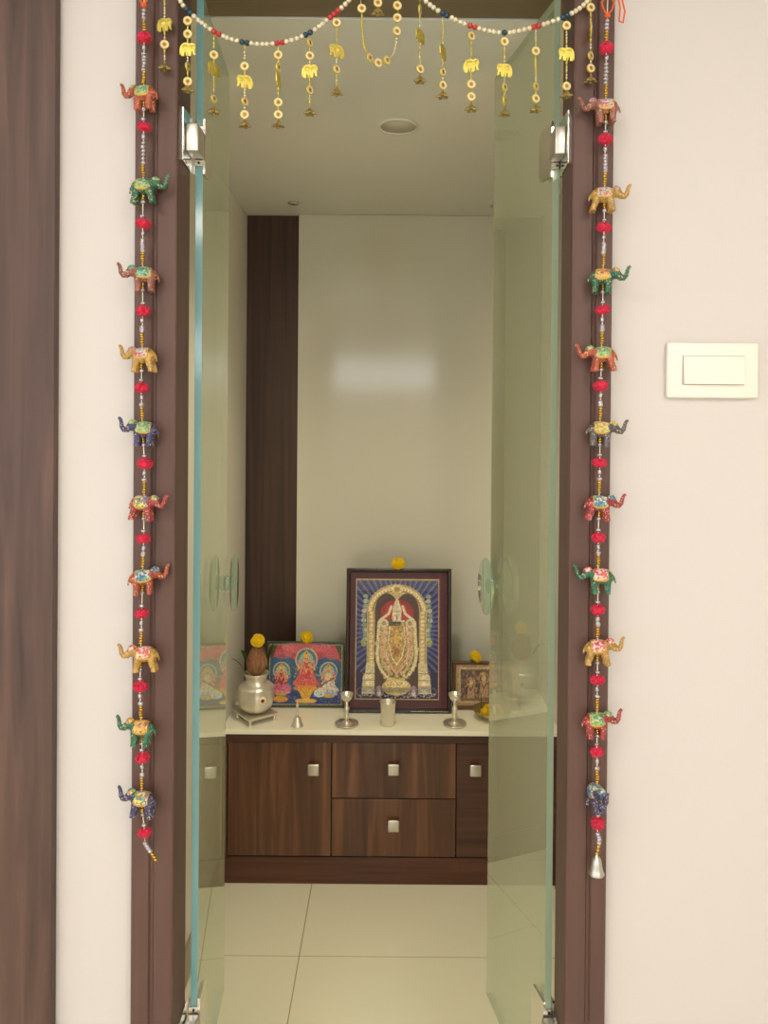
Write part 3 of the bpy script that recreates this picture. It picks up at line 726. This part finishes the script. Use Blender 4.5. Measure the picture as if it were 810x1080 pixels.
link('bell', lathe([(6.0*s, 0), (6.5*s, .6*s), (5.6*s, 2.4*s), (4.4*s, 5*s), (3.9*s, 8*s), (2.6*s, 10*s), (0, 10.6*s), (0, 9.6*s), (2.2*s, 9*s), (3.3*s, 7.6*s), (3.8*s, 5*s), (5*s, 2*s), (5.8*s, 0)], 32), M_SILVER, t)
link('handle', lathe([(0, 10*s), (1.8*s, 10*s), (1.1*s, 12*s), (1.7*s, 14*s), (1.0*s, 16*s), (.9*s, 20*s), (1.6*s, 21.5*s), (1.6*s, 23*s), (.8*s, 24.6*s), (0, 25*s)], 20), M_SILVER, t)
a = on(409, 764.5); s = a.y/F
t = thing('tumbler', 'plain steel tumbler in front of the large picture', 'cup', (a.x, a.y, CZ))
link('body', lathe([(0, 0), (6.4*s, 0), (6.8*s, 1*s), (8.0*s, 23.5*s), (8.5*s, 24.3*s), (8.2*s, 25*s), (7.6*s, 24.4*s), (6.3*s, 2*s), (0, 1.6*s)], 40), M_SILVER, t)
a = on(519, 757); s = a.y/F; BX, BY = a.x, a.y
t = thing('bowl', 'shallow brass bowl of yellow petals near the right glass door', 'bowl', (BX, BY, CZ))
fl = lambda a_, k: 1+.05*math.cos(a_*12)*(k > 2)
link('body', lathe([(0, 0), (10*s, 0), (11*s, 1*s), (17*s, 5*s), (20.5*s, 9.5*s), (20*s, 10*s), (16*s, 6.5*s), (10*s, 3*s), (0, 2.6*s)], 60, scal=fl), M_OLDBRASS, t)
random.seed(11)
for k, (dx, dy, rr_, lb) in enumerate(((-8, -5, 5.5, 'leftmost at the front'), (0, -7, 5.5, 'middle of the front row'), (8, -4, 5.5, 'rightmost at the front'), (-3, 4, 5.5, 'left one at the back'), (7, 5, 5, 'right one at the back'))):
    o = inst('marigold', MG[k % 4], None, (BX+dx*s, BY+dy*s, CZ+(3.2+rr_*.62)*s+.004), (.4*k, .2, k), rr_*s)
    tag(o, 'yellow marigold head in the brass bowl, '+lb, 'flower', 'marigold heads in the brass bowl')
b = tube([(0, 0, 0), (.001, 0, .03), (0, 0, .062)], .0012, 8)
o = link('incense_stick', b, M_DRY, loc=(BX-11*s, BY+9*s, CZ+.014)); tag(o, 'short dark incense stick upright in the brass bowl', 'incense stick')

# ------------------------------------------------------------------ elephants for the side strings
def elephant_mesh(seed):
    """mm, facing -x, origin at the middle of the back hole"""
    random.seed(seed); b = bmesh.new(); k = .001
    def E(c, r, rot=None): ell(b, [q*k for q in c], [q*k for q in r], 3, rot)
    def T(pts, r): tube([[q*k for q in p] for p in pts], [q*k for q in r], 10, b)
    E((1, 0, 0), (17, 10.5, 11.5)); E((11, 0, -1), (9.5, 9.5, 10.5)); E((-7, 0, 1), (10, 9, 10.5))
    E((-18, 0, 5), (8.2, 7, 8.4)); E((-20, 0, 9), (5, 5.5, 5))
    T([(-22, 0, 4), (-27, 0, -1), (-31.5, 0, -1.5), (-35, 0, 3), (-36, 0, 9), (-37.5, 0, 14), (-41, 0, 16.5)], [6, 5.2, 4.4, 3.7, 3.2, 2.8, 2.5])
    for sx, fw in ((-9, -3), (11, 2)):
        for sy in (-1, 1):
            j = random.uniform(-4.5, 4.5)*(1 if sy > 0 else -1)
            T([(sx, sy*5, -4), (sx+fw*.4+j*.4, sy*5.4, -13), (sx+fw+j, sy*5.4, -21), (sx+fw+j, sy*5.6, -25.5)], [6.2, 5.3, 4.7, 5.2])
    for sy in (-1, 1):
        E((-13, sy*7.6, 3.5), (5.2, 1.7, 7), Matrix.Rotation(sy*.5, 3, 'Z')); T([(-22, sy*3.5, 1), (-27, sy*4.5, -2)], [1.5, .9])
    T([(19, 0, 3), (22.5, 0, -3), (23, 0, -10)], [1.5, 1.2, 1.6])
    return remesh(b, .00105, 3)
EM = elephant_mesh(1); EM2 = elephant_mesh(9)
def saddle_mesh():
    b = bmesh.new(); n, m = 18, 30; shells = []
    for off in (1.0, -.4):
        rows = []
        for i in range(n):
            u = -.74+1.40*i/(n-1); row = []
            for j in range(m):
                v = math.radians(-30+240*j/(m-1)); c = max(.05, 1-(u*.90)**2)**.34
                row.append(b.verts.new(((1+u*17)*.001, (10.9*c+off)*math.cos(v)*.001, ((11.9*c+off)*math.sin(v)-.4)*.001)))
            rows.append(row)
        shells.append(rows)
    def q(a, c, d, e, mi): f = b.faces.new((a, c, d, e)); f.smooth = True; f.material_index = mi
    for rows in shells:
        for i in range(n-1):
            for j in range(m-1): q(rows[i][j], rows[i+1][j], rows[i+1][j+1], rows[i][j+1], 1 if (i in (0, n-2) or j in (0, 1, m-3, m-2)) else 0)
    A, Z = shells
    for i in range(n-1):
        for j in (0, m-1): q(A[i][j], A[i+1][j], Z[i+1][j], Z[i][j], 1)
    for j in range(m-1):
        for i in (0, n-1): q(A[i][j], A[i][j+1], Z[i][j+1], Z[i][j], 1)
    return b
def cap_mesh():   # painted forehead cloth
    b = bmesh.new(); ell(b, (-.0185, 0, .0085), (.0072, .0066, .0062), 3)
    bmesh.ops.bisect_plane(b, geom=b.verts[:]+b.edges[:]+b.faces[:], plane_co=(0, 0, .008), plane_no=(.3, 0, -1), clear_outer=True)
    return b
BODY = {'red': (158, 74, 52), 'green': (42, 96, 70), 'brown': (132, 78, 66), 'gold': (168, 130, 62), 'navy': (58, 58, 92), 'maroon': (150, 52, 56), 'grey': (84, 82, 84)}
SAD = {'green': [(104, 150, 112), (150, 178, 110), (70, 130, 110), (206, 186, 110)], 'teal': [(70, 140, 120), (110, 170, 140), (196, 170, 120), (60, 110, 110)],
       'orange': [(210, 160, 70), (222, 182, 96), (196, 120, 60), (120, 90, 120)], 'red': [(206, 84, 84), (222, 196, 160), (196, 60, 70), (190, 190, 200)],
       'blue': [(70, 110, 150), (120, 160, 120), (206, 200, 180), (70, 90, 160)], 'silver': [(180, 176, 170), (196, 90, 90), (206, 196, 160), (140, 150, 170)],
       'yellow': [(206, 186, 96), (160, 160, 90), (220, 200, 130), (190, 120, 80)], 'mixed': [(96, 160, 96), (220, 200, 110), (80, 120, 160), (206, 90, 90)]}
MB_ = {}; bodymats = {k: speck('painted_'+k, [v, tuple(min(255, q*1.06) for q in v), tuple(q*.92 for q in v), tuple(min(255, q*1.12+4) for q in v)], 90, .3) for k, v in BODY.items()}
for m_ in bodymats.values():      # tiny painted dots over the body
    nt = m_.node_tree; L = nt.links.new; b = nt.nodes['Principled BSDF']; src = b.inputs['Base Color'].links[0].from_socket
    tc = nt.nodes.new('ShaderNodeTexCoord'); v = nt.nodes.new('ShaderNodeTexVoronoi'); v.inputs['Scale'].default_value = 300; L(tc.outputs['Object'], v.inputs['Vector'])
    lt = nt.nodes.new('ShaderNodeMath'); lt.operation = 'LESS_THAN'; lt.inputs[1].default_value = .27; L(v.outputs['Distance'], lt.inputs[0])
    cm = nt.nodes.new('ShaderNodeMix'); cm.data_type = 'RGBA'; L(lt.outputs[0], cm.inputs[0]); L(src, cm.inputs[6]); cm.inputs[7].default_value = lin((212, 186, 140)); L(cm.outputs[2], b.inputs['Base Color'])
sadmats = {k: speck('saddle_'+k, v, 330, .3) for k, v in SAD.items()}
M_TRIMG = mat('painted_gold_line', (206, 166, 74), .35, .3)
def ele_data(col, sad, alt):
    k = (col, sad, alt)
    if k not in MB_:
        a = (EM2 if alt else EM).copy(); a.name = 'elephant'; a.materials.clear(); a.materials.append(bodymats[col])
        MB_[k] = (a, mesh_of('saddle', saddle_mesh(), [sadmats[sad], M_TRIMG]), mesh_of('forehead_cloth', cap_mesh(), [sadmats[sad]]))
    return MB_[k]
def pompom_mesh(seed):
    random.seed(seed); b = bmesh.new(); g = bmesh.ops.create_icosphere(b, subdivisions=3, radius=1)
    for v in g['verts']:
        n_ = v.co.normalized(); k = 1+random.uniform(-.20, .16); v.co = Vector((n_.x*k*.0122, n_.y*k*.0105, n_.z*k*.0088))
    bm2 = b
    for q in range(140):     # wool ends
        d = Vector((random.gauss(0, 1), random.gauss(0, 1), random.gauss(0, 1))).normalized(); p0 = Vector((d.x*.010, d.y*.009, d.z*.0075)); p1 = Vector((d.x*.0142, d.y*.0122, d.z*.0102))
        tube([p0, p1+Vector([random.uniform(-.001, .001) for _ in range(3)])], [.0009, .0004], 4, bm2)
    return mesh_of('pompom', b, [M_POM])
POM = [pompom_mesh(s) for s in (1, 2, 3)]
def bead_mesh(r, h, m_, n=14): return mesh_of('bead', lathe([(0, -h/2), (r*.55, -h/2), (r*.9, -h*.3), (r, 0), (r*.9, h*.3), (r*.55, h/2), (0, h/2)], n), [m_])
SILM = bead_mesh(.0037, .0052, M_SILB); GOLDM = bead_mesh(.0031, .0036, M_GOLDB); LONGM = bead_mesh(.0030, .0085, M_SILB)
SZ = 1.238
def strand(label, xs, els, poms, tail, side, bell=None):
    """xs: function pixel y -> pixel x"""
    top = P(xs(-14), -14, SZ); t = thing('elephant_garland', label, 'garland', top, group='beaded elephant strings down the door frame')
    def W(px, py): return P(px, py, SZ)-top
    ys = [-14]+[y for y in range(0, 890, 12)]
    pts = [W(xs(y), y) for y in ys]+[W(*q) for q in tail]
    link('thread', tube(pts, .0009, 6), M_THREAD, t)
    prev = None
    for i, (y, px, face, col, sad) in enumerate(els):
        a, sd, cp = ele_data(col, sad, i % 2)
        dz = random.uniform(-.3, .3); rot = (random.uniform(-.06, .06), random.uniform(-.07, .07), (0 if face == 'L' else PI)+dz)
        if face == 'F': rot = (0, 0, 1.75)
        e = inst('elephant', a, t, W(px, y), rot, (1.02, 1.05, 1.06))
        inst('saddle', sd, e, (0, 0, 0)); inst('forehead_cloth', cp, e, (0, 0, 0))
    for i, (y, px) in enumerate(poms):
        inst('pompom', POM[i % 3], t, W(px, y), (0, random.uniform(-.2, .2), random.random()*6), (random.uniform(.8, 1.05), 1, random.uniform(.75, 1.0)))
    # beads: below each pompom silver, then gold, then the elephant, then a short run to the next pompom
    allp = [p_[0] for p_ in poms]
    def put(me, y, nm): 
        inst(nm, me, t, W(xs(y)+random.uniform(-.4, .4), y), (random.uniform(-.2, .2), random.uniform(-.2, .2), 0), random.uniform(.9, 1.1))
    for (y, px, *_ ) in els:
        pb = max(q for q in allp if q < y); pa = min(q for q in allp if q > y)
        a0 = pb+9; a1 = y-10; n = 6; m_ = 5
        g0 = a1-m_*2.7
        put(LONGM, a0+1, 'silver_bead')
        for k in range(n): put(SILM, a0+8+(g0-a0-10)*k/(n-1), 'silver_bead')
        for k in range(m_): put(GOLDM, g0+2.7*k+1, 'gold_bead')
        c0 = y+9; c1 = pa-7
        put(GOLDM, c0+1, 'gold_bead'); put(GOLDM, c0+3.6, 'gold_bead')
        for k in range(2): put(SILM, c0+7+(c1-c0-8)*k, 'silver_bead')
    for k, y in enumerate((allp[0]-8, allp[0]-11, allp[0]-14, allp[0]-17)): put(GOLDM, y, 'gold_bead')
    for k in range(3): put(SILM, allp[0]-21-4*k, 'silver_bead')
    # orange tie at the top
    b = bmesh.new(); y0 = allp[0]-34
    c = W(xs(y0), y0)
    for sg in (-1, 1):
        tube([c+Vector((0, -.003, 0)), c+Vector((sg*.006, -.004, .007)), c+Vector((sg*.010, -.003, .020)), c+Vector((sg*.004, -.003, .030))], .0015, 6, b)
    ell(b, c+Vector((0, -.002, 0)), (.005, .004, .004), 2)
    link('orange_tie', b, M_ORANGE, t)
    # tail
    n = len(tail)
    for k in range(7):
        u = (k+.5)/7*(n-1); i = int(u); fr_ = u-i; p0 = Vector(tail[i]); p1 = Vector(tail[min(i+1, n-1)]); q = p0.lerp(p1, fr_)
        inst('silver_bead' if k < 4 else 'gold_bead', SILM if k < 4 else GOLDM, t, W(q.x, q.y), (0, .3, 0), 1.1)
    if bell:
        bx, by = bell; s = SZ/F
        b = lathe([(8*s, 0), (8.3*s, .8*s), (7.2*s, 3*s), (5.8*s, 9*s), (5*s, 15*s), (3.6*s, 18*s), (1.5*s, 19*s), (1.5*s, 21*s), (0, 21*s), (0, 17*s), (4*s, 14*s), (6.5*s, 2*s), (7.4*s, 0)], 32)
        bl = link('bell', b, M_STEEL, t, loc=W(bx, by))
        link('clapper', lathe([(0, -.002), (.0022, 0), (.0022, .002), (.0006, .004), (.0006, .020), (0, .020)], 12), M_OLDBRASS, bl)
    return t
random.seed(21)
LX = lambda y: np.interp(y, [-20, 40, 134, 236, 328, 409, 450, 489, 568, 647, 724, 765, 799, 842, 878, 890], [152, 152, 151.5, 150.5, 150.5, 149, 150, 152.5, 151.5, 149.5, 147.5, 149, 150.5, 149, 152.5, 153])
RX = lambda y: np.interp(y, [-20, 51, 147, 240, 327, 407, 488, 567, 643, 717, 793, 868, 885], [641.5, 639.5, 638.5, 637, 635.5, 633.5, 632.5, 631, 630.5, 630, 629.5, 630.5, 630])
strand('string of ten painted elephants on the left door frame', LX,
       [(99, 152, 'L', 'red', 'green'), (197, 152, 'R', 'green', 'green'), (290, 152, 'L', 'brown', 'teal'), (375, 151, 'L', 'gold', 'silver'), (453, 152, 'L', 'navy', 'green'),
        (531, 151, 'R', 'maroon', 'mixed'), (609, 151, 'R', 'red', 'blue'), (690, 152, 'L', 'gold', 'red'), (768, 149, 'L', 'green', 'orange'), (843, 150, 'L', 'navy', 'mixed')],
       [(40, 152), (134, 152), (236, 151), (328, 151), (409, 149.5), (489, 153), (568, 151.5), (647, 149.5), (724, 148), (799, 150.5), (878, 152.5)],
       [(152.5, 888), (156, 894), (161, 901), (165, 908)], -1)
strand('string of ten painted elephants on the right door frame, ending in bell', RX,
       [(113, 638, 'L', 'brown', 'silver'), (206, 637, 'R', 'gold', 'silver'), (292, 636, 'R', 'green', 'orange'), (374, 635, 'L', 'red', 'green'), (453, 634, 'R', 'grey', 'yellow'),
        (531, 632, 'R', 'maroon', 'blue'), (608, 633, 'L', 'green', 'red'), (683, 631, 'R', 'gold', 'red'), (760, 629, 'R', 'maroon', 'green'), (836, 629, 'F', 'navy', 'blue')],
       [(51, 639.5), (147, 638.5), (240, 637), (327, 635.5), (407, 633.5), (488, 632), (567, 631), (643, 630.5), (717, 630), (793, 629.5), (868, 630.5)],
       [(630, 878), (632, 885), (631, 893), (629, 902)], 1, bell=(629, 922))
# second orange cord loop at the top right corner
o = link('orange_cord', tube([P(652, -25, SZ), P(655, -5, SZ), P(659, 12, SZ), P(657, 24, SZ), P(653, 22, SZ), P(654, 8, SZ), P(651, -8, SZ), P(650, -25, SZ)], .0014, 8), M_ORANGE)
tag(o, 'looped orange cord hanging at the top right of door frame', 'cord')

# ------------------------------------------------------------------ beaded toran across the top
TZ = 1.245
T0 = P(404, -22, TZ)
tor = thing('beaded_toran', 'pearl bead swag with brass elephant pendants across the doorway top', 'garland', T0)
def TW(px, py): return P(px, py, TZ)-T0
PEARL = mesh_of('bead', ell(bmesh.new(), (0, 0, 0), (.0042, .0042, .0040), 3), [M_PEARL]); REDM = mesh_of('bead', ell(bmesh.new(), (0, 0, 0), (.0046, .0046, .0043), 3), [M_REDB]); BLUM = mesh_of('bead', ell(bmesh.new(), (0, 0, 0), (.0046, .0046, .0043), 3), [M_BLUEB])
def crv(pts, step):
    pts = [Vector(p) for p in pts]; dense = []
    n = len(pts)
    for i in range(n-1):
        p0 = pts[max(i-1, 0)]; p1 = pts[i]; p2 = pts[i+1]; p3 = pts[min(i+2, n-1)]
        for k in range(24):
            u = k/24; dense.append(.5*((2*p1)+(p2-p0)*u+(2*p0-5*p1+4*p2-p3)*u*u+(3*p1-p0-3*p2+p3)*u**3))
    dense.append(pts[-1]); out = [dense[0]]; acc = 0
    for a, b_ in zip(dense[:-1], dense[1:]):
        acc += (b_-a).length
        if acc >= step: out.append(b_); acc -= step
    return out
SWL = [(177, -22), (189, -1), (199, 12), (227, 34), (258, 45), (293.5, 45.5), (326, 35), (352, 15), (369, -1), (380, -20)]
SWR = [(433, -20), (448, 0), (467, 14), (498.5, 28), (532, 34.5), (565, 28), (597, 17), (617, 4), (630, -14)]
accL = [(199, 12, 'b'), (227, 34, 'r'), (258, 45, 'b'), (293.5, 45.5, 'r'), (326, 35, 'b'), (352, 15, 'r')]
accR = [(467, 14, 'b'), (498.5, 28, 'r'), (532, 34.5, 'b'), (565, 28, 'r'), (597, 17, 'b')]
for sw, acc in ((SWL, accL), (SWR, accR)):
    cpts = crv(sw, 5.3)
    link('string', tube([TW(*q) for q in cpts], .0008, 6), M_THREAD, tor)
    for q in cpts:
        me, nm = PEARL, 'pearl_bead'
        for (ax, ay, k) in acc:
            if abs(q[0]-ax) < 4.6 and abs(q[1]-ay) < 8: me, nm = (REDM, 'red_bead') if k == 'r' else (BLUM, 'blue_bead')
        inst(nm, me, tor, TW(q[0], q[1]))
# charms
def disc_mesh():
    pr = [(0, .0004), (.0016, .0016), (.0028, .0006), (.0030, .0016), (.0036, .0020), (.0042, .0014), (.0060, .0014), (.0064, .0020), (.0072, .0012), (.0074, 0)]
    mi = [1, 3, 3, 0, 0, 2, 0, 0, 0]
    full = pr+[(r, -z) for r, z in reversed(pr[:-1])]
    b = lathe(full, 24, mi+list(reversed(mi)))
    bmesh.ops.rotate(b, verts=b.verts, matrix=Matrix.Rotation(PI/2, 3, 'X')); return mesh_of('disc_charm', b, [M_BRASS, M_REDB, M_CREAMB, M_OLDBRASS])
DISC = disc_mesh()
def charm_mesh():
    out = [(-12, 2), (-11.5, 6), (-9, 8.5), (-6, 9), (-3, 8), (0, 9.5), (5, 9.5), (9, 7.5), (11, 4), (12, -1), (11.8, -8), (10.8, -8), (10.4, -3), (9.6, -10), (5.2, -10), (5, -4.5), (3.4, -3.5), (2.4, -10), (1.0, -10), (.6, -4.5), (-.8, -4.5), (-1.2, -10), (-5.4, -10), (-5.8, -3), (-7.4, -3), (-8.2, -7.5), (-10.8, -9), (-12.4, -7.6), (-10.6, -5.5), (-10.8, -1)]
    b = prism([(x*.001, z*.001) for x, z in out], -.0009, .0009, 'y')
    for (cx, cz, rx, rz) in ((-8, 3.5, 3.4, 4), (-4.4, 2.4, 2.5, 4), (3.5, 3, 5.5, 4.5)):
        ell(b, (cx*.001, 0, cz*.001), (rx*.001, .0018, rz*.001), 2)
    for k in range(5): ell(b, ((-.6+k*2.3)*.001, 0, (7.2-abs(k-2)*.5)*.001), (.0009, .0020, .0009), 1)
    for k in range(5): ell(b, ((-.2+k*2.0)*.001, 0, -.0020), (.0008, .0019, .0008), 1)
    return mesh_of('elephant_charm', b, [M_BRASS])
CHARM = charm_mesh()
def fbell_mesh():
    pet = lambda a_, k: 1+(.42*math.cos(5*a_) if k < 3 else 0)
    b = lathe([(.0078, 0), (.0080, .0012), (.0056, .0042), (.0040, .0072), (.0022, .0090), (.0010, .0100), (0, .0104)], 40, scal=pet)
    ell(b, (0, 0, -.0012), (.0020, .0020, .0020), 2); ell(b, (0, 0, .0115), (.0018, .0018, .0018), 2); return mesh_of('flower_bell', b, [M_OLDBRASS])
FB = fbell_mesh()
TB = mesh_of('bead', ell(bmesh.new(), (0, 0, 0), (.0017, .0017, .0019), 2), [M_PEARL]); TUB = mesh_of('bead', lathe([(0, -.004), (.0014, -.004), (.0016, 0), (.0014, .004), (0, .004)], 10), [M_BRASS])
PEND = [ # x, top, discs(y,edge), elephant(y, yaw), bell y
 (173.6, -14, [(47, .2)], (26, 2.9), 71), (198, 15, [(22, .1), (36, .1), (86, .2), (70, 1.4)], (52, 3.1), 94), (225.5, 38, [(58, .3), (104, 1.2)], (73, 1.05), 117),
 (258, 48, [(70, .1), (107, 1.0), (121, .05)], (86, .35), 131), (293.5, 49, [(58, .1), (71, 1.2), (108, .1), (121, .1)], (84, 1.45), 131), (326.7, 38, [(45, 1.1), (59, .2), (95, .9)], (75, 3.0), 118),
 (355, 18, [(24, .1), (73, .8)], (54, .5), 97), (443, -14, [(73, .5), (10, 1.3)], (38, 1.0), 84), (467, 18, [(76, .8), (90, .5)], (55, 1.15), 100), (497, 31, [(38, .6), (89, .1), (102, .2)], (69, 2.8), 114),
 (532, 38, [(44, .2), (92, .9), (106, 1.2)], (74, .2), 119), (565, 31, [(54, .2), (91, .9), (104, .4)], (68, 1.35), 115), (597.5, 20, [(27, .1), (91, .2)], (57, .1), 100), (623, -14, [(8, .2), (59, .8), (72, .3)], (33, 1.4), 84)]
random.seed(5)
for (px, y0, ds, (ey, eyaw), by) in PEND:
    o0 = TW(px, y0)
    pd = link('pendant', tube([(0, 0, 0), TW(px, by-5)-o0], .0006, 6), M_BRASS, tor, loc=o0)
    occupied = [(y_, 5.5) for y_, _ in ds]+[(ey, 7.5), (by-2, 5)]
    for y_, e_ in ds: inst('disc_charm', DISC, pd, TW(px, y_)-o0, (0, 0, e_), 1.0)
    inst('elephant_charm', CHARM, pd, TW(px, ey)-o0, (0, 0, eyaw), 1.08)
    inst('flower_bell', FB, pd, TW(px, by)-o0+Vector((0, 0, -.004)), (0, 0, random.random()*6), 1.0)
    y = y0+2
    while y < by-6:
        if all(abs(y-c) > h_+.5 for c, h_ in occupied):
            long_ = random.random() < .4
            inst('tiny_bead', TUB if long_ else TB, pd, TW(px, y)-o0); y += 5.4 if long_ else 3.0
        else: y += 1
# centre loop of discs
LOOP = [(379, -20), (381, 9), (382, 28), (384, 48), (390, 61), (399, 67), (408, 64), (415, 56), (418.5, 33), (419.5, 14), (421, -20)]
lp = link('loop_chain', tube([TW(*q) for q in crv(LOOP, 3)], .0006, 6), M_BRASS, tor)
for (x, y, e) in ((381.5, 9, .1), (419, 6, .2), (419, 19, .1), (418.5, 33, .4), (390, 61, .9), (399, 66.5, .4), (408, 63.5, .8)): inst('disc_charm', DISC, lp, TW(x, y), (0, 0, e))
for q in crv([(381.8, 17), (382, 28), (384, 48), (387, 55)], 3.6): inst('tiny_bead', TUB, lp, TW(q[0], q[1]))
for q in crv([(418.6, 41), (417.5, 47), (415, 56), (412, 60)], 3.6): inst('tiny_bead', TB, lp, TW(q[0], q[1]))
o0 = TW(398.5, -20); pd = link('pendant', tube([(0, 0, 0), TW(398.5, 8)-o0], .0006, 6), M_BRASS, tor, loc=o0)
inst('disc_charm', DISC, pd, TW(398.5, 3)-o0, (0, 0, .2)); inst('flower_bell', FB, pd, TW(398.5, 15)-o0, (0, 0, .4))
